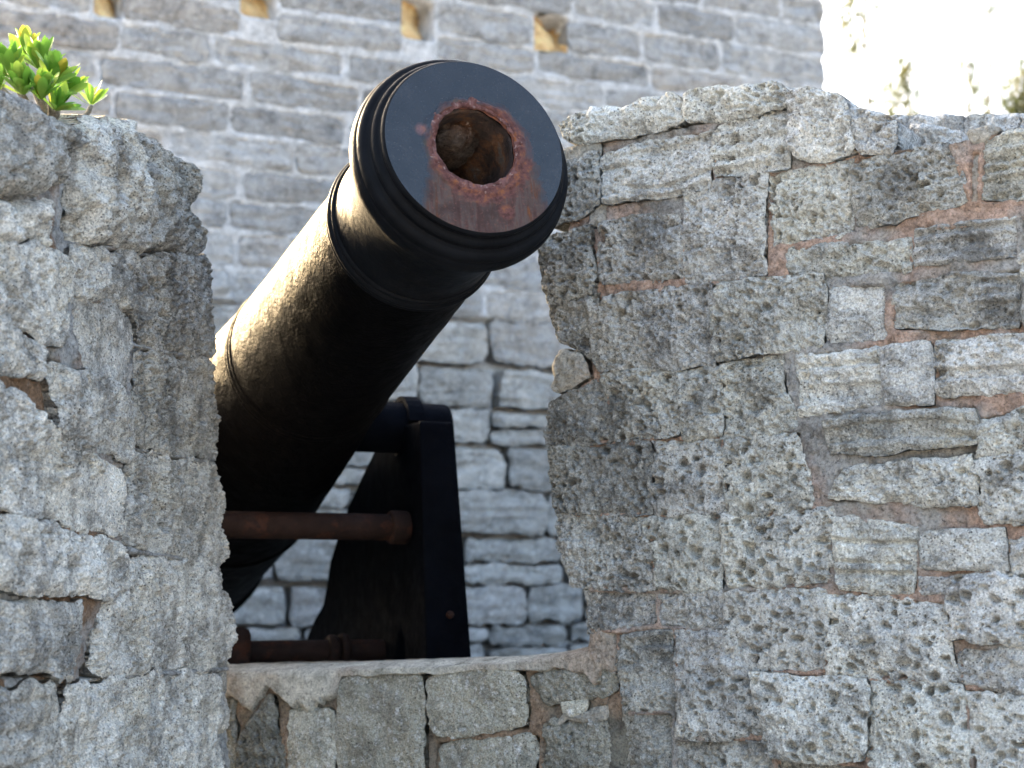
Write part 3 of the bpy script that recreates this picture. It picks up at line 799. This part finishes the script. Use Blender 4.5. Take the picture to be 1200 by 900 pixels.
MZ = at_y(557, 171, 2.98)               # centre of the muzzle face
AZ, EL = R(22.3), R(12.6)               # the barrel points towards the viewer, up and to the right
D = np.array([math.sin(AZ) * math.cos(EL), -math.cos(AZ) * math.cos(EL), math.sin(EL)])
LQ = np.array([math.cos(AZ), math.sin(AZ), 0.0])          # lateral, to the right
UQ = np.cross(LQ, D); UQ = UQ if UQ[2] > 0 else -UQ
gun = empty('cannon', MZ - D * 1.9, 'large black iron cannon barrel raised through the embrasure, rusty bore', 'cannon')
def lathe(prof, seg=160, rough=0.0, fs=30.0):
    prof = np.array(prof, float)
    th = np.linspace(0, 2 * math.pi, seg, endpoint=False)
    t = prof[:, 0][:, None]; r = prof[:, 1][:, None]
    if rough:
        r = r + rough * fbm(np.cos(th)[None, :] * r, np.sin(th)[None, :] * r, t, fs, 4, 3)
    P = MZ + D * (-t)[..., None] + LQ * (r * np.cos(th))[..., None] + UQ * (r * np.sin(th))[..., None]
    n = len(prof)
    i = np.arange(n - 1)[:, None] * seg + np.arange(seg)[None, :]
    j = np.arange(n - 1)[:, None] * seg + (np.arange(seg)[None, :] + 1) % seg
    Q = np.stack([i, j, j + seg, i + seg], -1).reshape(-1, 4)
    return P.reshape(-1, 3), Q
def dens(pts, step):
    out = []
    for (a, b) in zip(pts[:-1], pts[1:]):
        k = max(1, int(math.hypot(b[0] - a[0], b[1] - a[1]) / step))
        for i in range(k):
            f = i / k; out.append((a[0] + (b[0] - a[0]) * f, a[1] + (b[1] - a[1]) * f))
    out.append(pts[-1])
    return out
def arc(t0, r0, t1, r1, bulge, k=8):
    """a curved moulding from (t0, r0) to (t1, r1)"""
    out = []
    dx, dy = t1 - t0, r1 - r0; l = math.hypot(dx, dy)
    for i in range(k + 1):
        f = i / k; b = bulge * 4 * f * (1 - f)
        out.append((t0 + dx * f - dy / l * b, r0 + dy * f + dx / l * b))
    return out
# muzzle mouldings: three stepped rounded rings, a swell, a hollow
mz = [(0.000, 0.1735)] + arc(0.001, 0.1750, 0.016, 0.1765, 0.003, 6) + [(0.0175, 0.1785)] + arc(0.020, 0.1795, 0.038, 0.1895, 0.005, 8) + [(0.0390, 0.1925)] \
   + arc(0.042, 0.1940, 0.064, 0.2085, 0.006, 8) + arc(0.066, 0.2110, 0.102, 0.2108, 0.0035, 10) + [(0.104, 0.2065)] + arc(0.106, 0.2055, 0.27, 0.1760, -0.007, 24) + dens([(0.272, 0.1755), (0.345, 0.1770)], .01)
mz = [(t_m, r_m * (1 + .028 * min(1, max(0, (.27 - t_m) / .12)))) for t_m, r_m in mz]
P, Q = lathe(mz, 192, 0.0007, 40)
add('muzzle_moulding', P, Q, M_IRON2, gun)
ast = [(0.340, 0.170)] + arc(0.341, 0.180, 0.352, 0.181, .003, 6) + arc(0.353, 0.182, 0.372, 0.184, .005, 8) + arc(0.373, 0.183, 0.384, 0.182, .003, 6) + [(0.385, 0.170)]
P, Q = lathe(ast, 160, .0005, 40); add('astragal_ring', P, Q, M_IRON2, gun)
BL = 3.05
chase = dens([(0.375, 0.1785), (1.15, 0.2135)], .015)
P, Q = lathe(chase, 192, .0016, 26); ch = add('barrel', P, Q, M_IRON, gun)
ring2 = [(1.140, 0.205)] + arc(1.142, 0.2145, 1.155, 0.2150, .002, 6) + arc(1.157, 0.2160, 1.175, 0.2165, .003, 8) + arc(1.177, 0.2162, 1.190, 0.2168, .002, 6) + [(1.195, 0.21)]
P, Q = lathe(ring2, 160, .0005, 40); add('reinforce_ring', P, Q, M_IRON, gun)
rein = dens([(1.185, 0.2160), (1.55, 0.2500), (2.15, 0.2980)], .015) + arc(2.155, .301, 2.20, .302, .003, 8) + dens([(2.205, .300), (2.93, .3150)], .02) \
   + [(2.932, .322)] + arc(2.935, .328, 3.0, .329, .006, 8) + arc(3.005, .315, 3.12, .12, .05, 14) + [(3.125, .085)]
P, Q = lathe(rein, 192, .0016, 26); add('reinforce', P, Q, M_IRON, gun)
P, Q = lathe([(3.11, .08)] + arc(3.12, .06, 3.15, .06, -.01, 6) + arc(3.155, .06, 3.30, .004, .05, 18), 64); add('cascabel', P, Q, M_IRON, gun)
# face: flat annulus with slightly ragged rust-eaten inner edge
seg = 192; nr = 48
th = np.linspace(0, 2 * math.pi, seg, endpoint=False)
rin = 0.0815 + 0.004 * fbm(np.cos(th) * .08, np.sin(th) * .08, 0, 30, 4, 3)
f = np.linspace(0, 1, nr)[:, None]
rr = 0.1786 + (rin[None, :] - 0.1786) * f
xx = rr * np.cos(th); yy = rr * np.sin(th)
def sstep(a, b, x):
    t = np.clip((x - a) / (b - a), 0, 1); return t * t * (3 - 2 * t)
edge = 0.104 + 0.012 * fbm(xx, yy, 2, 28, 4, 9)
crust_h = (1 - sstep(edge - .006, edge, rr)) * (0.0035 + 0.004 * fbm(xx, yy, 5, 60, 4, 19)) - .010 * (1 - sstep(.082, .090, rr))
hgt = .0004 * fbm(xx, yy, 1, 20, 3, 4) + crust_h
P = MZ + D * hgt[..., None] + LQ * xx[..., None] + UQ * yy[..., None]
i = np.arange(nr - 1)[:, None] * seg + np.arange(seg)[None, :]
j = np.arange(nr - 1)[:, None] * seg + (np.arange(seg)[None, :] + 1) % seg
Q = np.stack([i, i + seg, j + seg, j], -1).reshape(-1, 4)[:, ::-1]
fo = add('muzzle_face', P.reshape(-1, 3), Q, M_FACE, gun, label='flat blue-black muzzle face with rust running from the bore')
uvl = fo.data.uv_layers.new(name='face')
li = np.empty(len(fo.data.loops), np.int32); fo.data.loops.foreach_get('vertex_index', li)
uvs = np.stack([xx.ravel()[li], yy.ravel()[li]], -1); uvl.data.foreach_set('uv', uvs.astype(np.float32).ravel())
# bore
bt = np.linspace(0, 1, 70) ** 1.5 * 1.6
prof_r = 0.0815 + 0 * bt
t_ = bt[:, None]; rb = np.broadcast_to(prof_r[:, None], (70, seg)).copy()
rb[0] = rin
rb[1:] += (0.010 * fbm(np.cos(th)[None, :] * .08, np.sin(th)[None, :] * .08, t_[1:], 16, 5, 41))
# hard crust on the upper right wall of the bore
lump = np.exp(-((th[None, :] - R(40)) / .75) ** 2 - ((t_ - .22) / .07) ** 2) * .020
rb -= lump * (1 + .4 * fbm(np.cos(th)[None, :] * .08, np.sin(th)[None, :] * .08, t_, 40, 4, 43))
P = MZ + D * (-.009 - t_)[..., None] + LQ * (rb * np.cos(th))[..., None] + UQ * (rb * np.sin(th))[..., None]
i = np.arange(69)[:, None] * seg + np.arange(seg)[None, :]
j = np.arange(69)[:, None] * seg + (np.arange(seg)[None, :] + 1) % seg
Q = np.stack([i, j, j + seg, i + seg], -1).reshape(-1, 4)[:, ::-1]
add('bore', P.reshape(-1, 3), Q, M_BORE, gun, polys=[list(69 * seg + np.arange(seg))])
# a grey lump of old concretion stuck inside, on the upper wall
nu, nv = 40, 28
uu_ = np.linspace(0, 2 * math.pi, nu, endpoint=False)[:, None]; vv_ = np.linspace(0.02, math.pi - .02, nv)[None, :]
ex, ey, ez = np.sin(vv_) * np.cos(uu_), np.sin(vv_) * np.sin(uu_), np.cos(vv_) + 0 * uu_
dsp = 1 + .55 * fbm(ex, ey, ez, 1.7, 5, 91, .6)
la = R(88)
cc = MZ - D * .125 + (LQ * math.cos(la) + UQ * math.sin(la)) * .066
P = cc + D * (ex * dsp * .075)[..., None] + (LQ * math.sin(la) - UQ * math.cos(la)) * (ey * dsp * .050)[..., None] + (LQ * math.cos(la) + UQ * math.sin(la)) * (ez * dsp * .030)[..., None]
i = np.arange(nu)[:, None] * nv + np.arange(nv - 1)[None, :]; i2 = (np.arange(nu)[:, None] + 1) % nu * nv + np.arange(nv - 1)[None, :]
add('concretion', P.reshape(-1, 3), np.stack([i, i2, i2 + 1, i + 1], -1).reshape(-1, 4), M_CONC, gun, label='grey crust lump inside the bore')
# crusted lip round the bore
k2 = 14
ph = np.linspace(0, 2 * math.pi, k2, endpoint=False)
lr = 0.003 + 0.008 * (0.5 + 0.5 * fbm(np.cos(th), np.sin(th), 0, 3.5, 4, 6))
lip_c = 0.0885 + 0.004 * fbm(np.cos(th), np.sin(th), 4, 4, 3, 8)
rad = lip_c[:, None] + lr[:, None] * np.cos(ph)[None, :] * 1.25
hh = lr[:, None] * np.sin(ph)[None, :] * .45
X = rad * np.cos(th)[:, None]; Y = rad * np.sin(th)[:, None]
nz = .0055 * fbm(X, Y, hh, 60, 5, 15, .65)
P = MZ + D * (hh + nz)[..., None] + LQ * (X * (1 + nz * 8))[..., None] + UQ * (Y * (1 + nz * 8))[..., None]
i = (np.arange(seg)[:, None] * k2 + np.arange(k2)[None, :]); i2 = (np.roll(np.arange(seg), -1)[:, None] * k2 + np.arange(k2)[None, :])
Q = np.stack([i, i2, np.roll(i2, -1, 1), np.roll(i, -1, 1)], -1).reshape(-1, 4)
add('rust_lip', P.reshape(-1, 3), Q, M_RUST, gun, label='purplish crusted rust round the bore')
# trunnions
TT = 1.60                                # distance of the trunnions behind the face
TC = MZ - D * TT
def cyl(c, ax, r0, r1, length, seg=40, ring=None):
    """capped cylinder with softened rims, from c along ax"""
    ax = np.array(ax) / np.linalg.norm(ax)
    a = np.cross(ax, [0, 0, 1.0]); a = a / np.linalg.norm(a); b = np.cross(a, ax)
    th = np.linspace(0, 2 * math.pi, seg, endpoint=False)
    e = min(.012, r0 * .2)
    prof = [(0, r0 - e), (e * .3, r0 - e * .3), (e, r0), (length - e, r1), (length - e * .3, r1 - e * .3), (length, r1 - e)]
    V = np.concatenate([c + ax * t + np.outer(np.cos(th), a) * r + np.outer(np.sin(th), b) * r for t, r in prof])
    i = np.arange(5)[:, None] * seg + np.arange(seg)[None, :]
    j = np.arange(5)[:, None] * seg + (np.arange(seg)[None, :] + 1) % seg
    return V, np.stack([i, j, j + seg, i + seg], -1).reshape(-1, 4), [list(range(seg))[::-1], list(range(5 * seg, 6 * seg))]
TR_, TEND = .072, .51
for sgn in (1, -1):
    V, Q, pl = cyl(TC - UQ * .03 + LQ * sgn * .18, LQ * sgn, TR_, TR_, TEND - .18)
    add('trunnion', V, Q, M_CARR, gun, polys=pl)

# ================================================================== gun carriage
HF = np.array([math.sin(AZ), -math.cos(AZ), 0.0])          # carriage forward
TC0 = TC - UQ * .03
carr = empty('gun_carriage', (TC0[0], TC0[1], 1.2), 'dark iron gun carriage with rusty crossbars under the cannon', 'carriage')
ZF = 1.2 - TC0[2]                                          # platform height below the trunnions
def prism(name, prof, s0, s1, material, s0b=None, s1b=None, bevel=.008):
    """outline prof (forward, height) extruded sideways from s0 to s1"""
    n = len(prof)
    V = []
    for s, sb in ((s0, s0b), (s1, s1b)):
        zlo = min(p[1] for p in prof); zhi = max(p[1] for p in prof)
        for (ff, zz) in prof:
            if sb is not None: s_ = sb + (s - sb) * (zz - zlo) / (zhi - zlo)
            else: s_ = s
            V.append(TC0 + HF * ff + LQ * s_ + np.array([0, 0, zz]))
    V = np.array(V)
    polys = [list(range(n))[::-1], list(range(n, 2 * n))]
    quads = [(k, (k + 1) % n, n + (k + 1) % n, n + k) for k in range(n)]
    me_o = add(name, V, quads, material, carr, polys=polys, smooth=False)
    bm = bmesh.new(); bm.from_mesh(me_o.data); bmesh.ops.recalc_face_normals(bm, faces=bm.faces); bm.to_mesh(me_o.data); bm.free()
    if bevel: bev(me_o, bevel)
    return me_o
for sgn in (1, -1):
    i0, i1 = (.364, .42) if sgn > 0 else (-.42, -.364)
    notch = [(TR_ * 1.02 * math.cos(a), TR_ * 1.02 * math.sin(a)) for a in np.linspace(0, -math.pi, 14)]
    plate = [(.10, .0)] + notch + [(-.15, 0), (-.22, -.05), (-.32, -.12), (-.42, -.20), (-.50, -.28), (-.57, -.36), (-.60, -.44), (-.63, -.50), (-.71, -.55), (-.77, -.60), (-.81, -.68), (-.83, ZF),
             (-.08, ZF), (-.03, -.70), (.02, -.58), (.04, -.56), (.07, -.60), (.10, -.70), (.10, ZF + .04)]
    plate = [((-.2 + (f_ + .2) * 1.28) if f_ < -.2 else f_, z_) for f_, z_ in plate]
    prism('cheek', plate, i0, i1, M_CARR)
    lt_, lb_ = ((.36, .46), (.355, .49)) if sgn > 0 else ((-.46, -.36), (-.49, -.355))
    leg = [(.04, .0), (.20, .0), (.31, ZF), (.12, ZF)]
    prism('front_leg', leg, lt_[0], lt_[1], M_CARR, lb_[0], lb_[1], bevel=.006)
    # cap square over the trunnion
    cap = [((TR_ + .004) * math.cos(a), (TR_ + .004) * math.sin(a)) for a in np.linspace(0.15, math.pi - .15, 12)]
    cap += [((TR_ + .018) * math.cos(a), (TR_ + .018) * math.sin(a)) for a in np.linspace(math.pi - .15, 0.15, 12)]
    prism('cap_square', cap, i0 + .005, i1 - .005, M_CARR, bevel=0)
def lateral_bar(name, ff, zz, r, s0, s1, material):
    V, Q, pl = cyl(TC0 + HF * ff + LQ * s0 + np.array([0, 0, zz]), LQ, r, r, s1 - s0)
    return add(name, V, Q, material, carr, polys=pl)
for sg_ in (1, -1):
    V, Q, pl = cyl(TC0 + HF * (.2 + .11 * .52 / abs(ZF) - .004) + LQ * .425 * sg_ + np.array([0, 0, -.52]), HF + np.array([0, 0, .13]), .011, .010, .014, 10)
    add('bolt', V, Q, M_RUSTBAR, carr, polys=pl)
lateral_bar('crossbar', .12, -.285, .036, -.36, .36, M_RUSTBAR)
lateral_bar('collar', .12, -.285, .046, .300, .357, M_RUSTBAR)
lateral_bar('collar', .12, -.285, .046, -.357, -.300, M_RUSTBAR)
lateral_bar('axle', -.12, -.625, .032, -.60, .60, M_RUSTBAR)
lateral_bar('collar', -.12, -.625, .046, .20, .23, M_RUSTBAR)
lateral_bar('collar', -.12, -.625, .050, .235, .262, M_RUSTBAR)
prism('bed_block', [(-.24, -.74), (-.02, -.74), (-.02, -.555), (-.24, -.555)], -.20, -.035, M_RUSTBAR, bevel=.02)

# ================================================================== leafy plant on the left merlon
def leaf_mat(name, c1, c2):
    m, t, b = mat(name)
    oi = N(t, 'ShaderNodeObjectInfo'); geo = N(t, 'ShaderNodeNewGeometry')
    c = ramp(t, oi.outputs['Random'], [(0.0, c1), (0.7, c2), (1.0, (0.34, 0.46, 0.06))])
    n = noise(t, geo.outputs['Position'], 60, 3)
    c = mixc(t, math_(t, 'MULTIPLY', n, 0.4), c, (0.10, 0.22, 0.02))
    link(t, c, b.inputs['Base Color']); b.inputs['Roughness'].default_value = 0.4
    out = t.nodes['Material Output']
    tr = N(t, 'ShaderNodeBsdfTranslucent'); link(t, c, tr.inputs['Color'])
    mx = N(t, 'ShaderNodeMixShader'); mx.inputs[0].default_value = 0.5
    link(t, b.outputs[0], mx.inputs[1]); link(t, tr.outputs[0], mx.inputs[2]); link(t, mx.outputs[0], out.inputs['Surface'])
    return m
M_LEAF = leaf_mat('fleshy_leaf', (0.11, 0.28, 0.03), (0.26, 0.48, 0.07))
M_LEAFY = leaf_mat('yellow_leaf', (0.45, 0.42, 0.05), (0.52, 0.36, 0.05))
M_STEM = mortar_mat('plant_stem', (0.36, 0.32, 0.26), (0.36, 0.31, 0.25), -0.5)
def leaf_mesh(L, Wd, curl):
    k = 10; V = []; Q = []
    for i in range(k + 1):
        f = i / k
        wd = Wd * (0.14 + 0.86 * math.sin(math.pi * f * .72) ** 1.1) * (1 if f < .7 else math.sqrt(max(0.03, 1 - ((f - .7) / .305) ** 2)))
        zz = curl * L * f * f
        for sx in (-1, 0, 1):
            V.append((sx * wd * .5, L * f, zz + (0.10 * wd if sx else 0)))
    for i in range(k):
        for c in range(2):
            a = i * 3 + c; Q.append((a, a + 1, a + 4, a + 3))
    return new_mesh('leaf', np.array(V), Q)
LM = [leaf_mesh(1, .33, c) for c in (.18, .05, -.12)]
LMY = [m.copy() for m in LM]
for m in LM: m.materials.append(M_LEAF)
for m in LMY: m.materials.append(M_LEAFY)
plant = empty('succulent_shrub', at_y(45, 118, 2.93), 'small bright green fleshy-leaved shrub on top of the left merlon', 'plant')
prn = random.Random(11)
def tube(pts, r0, r1, seg=7):
    pts = [np.array(p, float) for p in pts]; V = []; Q = []
    for i, p in enumerate(pts):
        d = pts[min(i + 1, len(pts) - 1)] - pts[max(i - 1, 0)]; d = d / np.linalg.norm(d)
        a = np.cross(d, [.3, .9, .1]); a /= np.linalg.norm(a); b = np.cross(d, a)
        r = r0 + (r1 - r0) * i / (len(pts) - 1)
        for k in range(seg):
            t = 2 * math.pi * k / seg; V.append(p + a * math.cos(t) * r + b * math.sin(t) * r)
    for i in range(len(pts) - 1):
        for k in range(seg):
            Q.append((i * seg + k, i * seg + (k + 1) % seg, (i + 1) * seg + (k + 1) % seg, (i + 1) * seg + k))
    return np.array(V), np.array(Q), [list(range(seg))[::-1], list(range((len(pts) - 1) * seg, len(pts) * seg))]
def rosette(c, axis, n, size):
    axis = Vector(axis).normalized()
    for i in range(n):
        a = i * 2.399 + prn.uniform(-.3, .3)
        sp = prn.uniform(.25, 1.15) * (.5 + .7 * i / n)
        t1 = axis.orthogonal().normalized(); t2 = axis.cross(t1)
        dr = (axis * math.cos(sp) + (t1 * math.cos(a) + t2 * math.sin(a)) * math.sin(sp)).normalized()
        up_ = (axis - dr * axis.dot(dr))
        up_ = up_.normalized() if up_.length > 1e-3 else t1
        xx_ = dr.cross(up_).normalized()
        s = size * prn.uniform(.8, 1.25)
        lst = LMY if prn.random() < .06 else LM
        o = bpy.data.objects.new('leaf', prn.choice(lst)); COL.objects.link(o)
        o.parent = plant
        from mathutils import Matrix
        mtx = Matrix((xx_, dr, up_)).transposed().to_4x4()
        for r_ in range(3):
            for c_ in range(3): mtx[r_][c_] *= s
        p = Vector(c - WLOC[plant]) + dr * .004
        mtx.translation = p
        o.matrix_local = mtx
root = at_y(60, 150, 2.96)
for (px, py, yy, ax, n, sz) in ((12, 92, 3.2, (-.2, -.1, 1), 15, .052), (45, 82, 3.25, (.0, -.1, 1), 16, .052), (60, 100, 3.2, (.35, -.3, 1), 15, .050), (28, 112, 3.12, (-.1, -.6, 1), 13, .046),
                               (48, 118, 3.12, (.2, -.5, .9), 13, .045), (64, 130, 3.15, (.5, -.5, .7), 12, .042), (72, 112, 3.25, (.6, -.1, .8), 9, .045), (-12, 88, 3.2, (-.3, 0, 1), 13, .05), (30, 72, 3.35, (0, .1, 1), 12, .05), (-5, 112, 3.12, (-.2, -.4, 1), 12, .045)):
    c = at_y(px, py, yy - .32)
    rosette(c, ax, int(n * 2.2), sz * 1.05)
    V, Q, pl = tube([c, c * .6 + root * .4 + np.array([0, 0, -.01]), root], .004, .007)
    add('stem', V, Q, M_STEM, plant, polys=pl)
c = at_y(107, 124, 3.05)
rosette(c, (.05, -.2, 1), 11, .046)
st = [at_y(x, y, yy - .30) for x, y, yy in ((107, 124, 3.35), (104, 131, 3.35), (98, 138, 3.35), (88, 144, 3.35), (72, 149, 3.35), (55, 152, 3.33))]
V, Q, pl = tube(st, .0042, .007); add('stem', V, Q, M_STEM, plant, polys=pl)

# ================================================================== wispy trees against the sky
def wisp_mat(name, c1, c2):
    m, t, b = mat(name)
    geo = N(t, 'ShaderNodeNewGeometry')
    c = ramp(t, noise(t, geo.outputs['Position'], 2.5, 3), [(0.35, c1), (0.65, c2)])
    link(t, c, b.inputs['Base Color']); b.inputs['Roughness'].default_value = 0.7
    out = t.nodes['Material Output']
    tr = N(t, 'ShaderNodeBsdfTranslucent'); link(t, c, tr.inputs['Color'])
    mx = N(t, 'ShaderNodeMixShader'); mx.inputs[0].default_value = 0.45
    link(t, b.outputs[0], mx.inputs[1]); link(t, tr.outputs[0], mx.inputs[2]); link(t, mx.outputs[0], out.inputs['Surface'])
    return m
M_WISP = wisp_mat('needle_foliage', (0.04, 0.06, 0.02), (0.11, 0.11, 0.035))
M_BARK = mortar_mat('tree_bark', (0.22, 0.17, 0.12), (0.25, 0.18, 0.12), 0.1)
def wispy_tree(base, top, label, sprays, seed, spread, leafn):
    rn = random.Random(seed)
    root_ = empty('casuarina_tree', base, label, 'tree', 'thin trees behind the right merlon')
    base = np.array(base); top = np.array(top)
    H = top[2] - base[2]
    pts = [base + (top - base) * f + np.array([rn.uniform(-.06, .06), rn.uniform(-.06, .06), 0]) * (1 if 0 < f < 1 else 0) for f in np.linspace(0, 1, 9)]
    V, Q, pl = tube(pts, .05, .006); add('trunk', V, Q, M_BARK, root_, polys=pl)
    LV = []; LQ_ = []; leafn = int(leafn * 2.2)
    BV = []; BQ = []; nb = 0
    for k in range(sprays):
        f = rn.uniform(.25, 1.0) ** .8
        p0 = base + (top - base) * f
        az = rn.uniform(0, 2 * math.pi); ln = spread * (1.15 - .75 * f) * rn.uniform(.6, 1.2)
        dirv = np.array([math.cos(az), math.sin(az), rn.uniform(.5, 1.3)]); dirv /= np.linalg.norm(dirv)
        pp = [p0 + dirv * ln * t + np.array([0, 0, -.25 * ln * t * t]) for t in np.linspace(0, 1, 6)]
        v, q, _ = tube(pp, .008, .002, 4); add('branch', v, q, M_BARK, root_)
        for j in range(leafn):
            t = rn.uniform(.45, 1.0); c = p0 + dirv * ln * t + np.array([0, 0, -.25 * ln * t * t])
            c = c + np.array([rn.gauss(0, .08), rn.gauss(0, .08), rn.gauss(0, .12)])
            L = rn.uniform(.06, .15); wd = rn.uniform(.007, .013)
            dd = np.array([rn.gauss(0, .35) + dirv[0] * .4, rn.gauss(0, .35) + dirv[1] * .4, rn.choice((1, 1, -.8)) * rn.uniform(.5, 1)]); dd /= np.linalg.norm(dd)
            sd_ = np.cross(dd, [rn.gauss(0, 1), rn.gauss(0, 1), .2]); sd_ /= np.linalg.norm(sd_)
            b0 = len(LV); LV += [c - sd_ * wd * .4, c + sd_ * wd * .4, c + dd * L * .6 + sd_ * wd, c + dd * L, c + dd * L * .6 - sd_ * wd]
            LQ_.append([b0, b0 + 1, b0 + 2, b0 + 3, b0 + 4])
    o = add('crown', np.array(LV), None, M_WISP, root_, polys=LQ_)
def at_px_tree(px_top, py_top, y, lean=0.0):
    t = at_y(px_top, py_top, y); return (t[0] - lean, t[1], 0.0), tuple(t)
for (px, py, y, lb, ns, sd_, sp, ln_) in (
    (1008, -60, 13.0, 'tall thin tree with sparse olive sprays beside the tower edge', 46, 3, .55, 14),
    (1062, 62, 14.5, 'slender low tree tip rising over the middle of the wall top', 40, 5, .5, 16),
    (1135, 78, 15.5, 'yellowish thin tree tip near the right end of the wall top', 46, 8, .45, 20),
    (1152, -90, 17.0, 'tallest thin tree with a few sprays high against white sky', 34, 13, .5, 12),
    (1206, 100, 14.0, 'dense green bushy tree tip at the right picture edge', 70, 21, .5, 34),
):
    b0, t0 = at_px_tree(px, py, y)
    wispy_tree(b0, t0, lb, ns, sd_, sp, ln_)
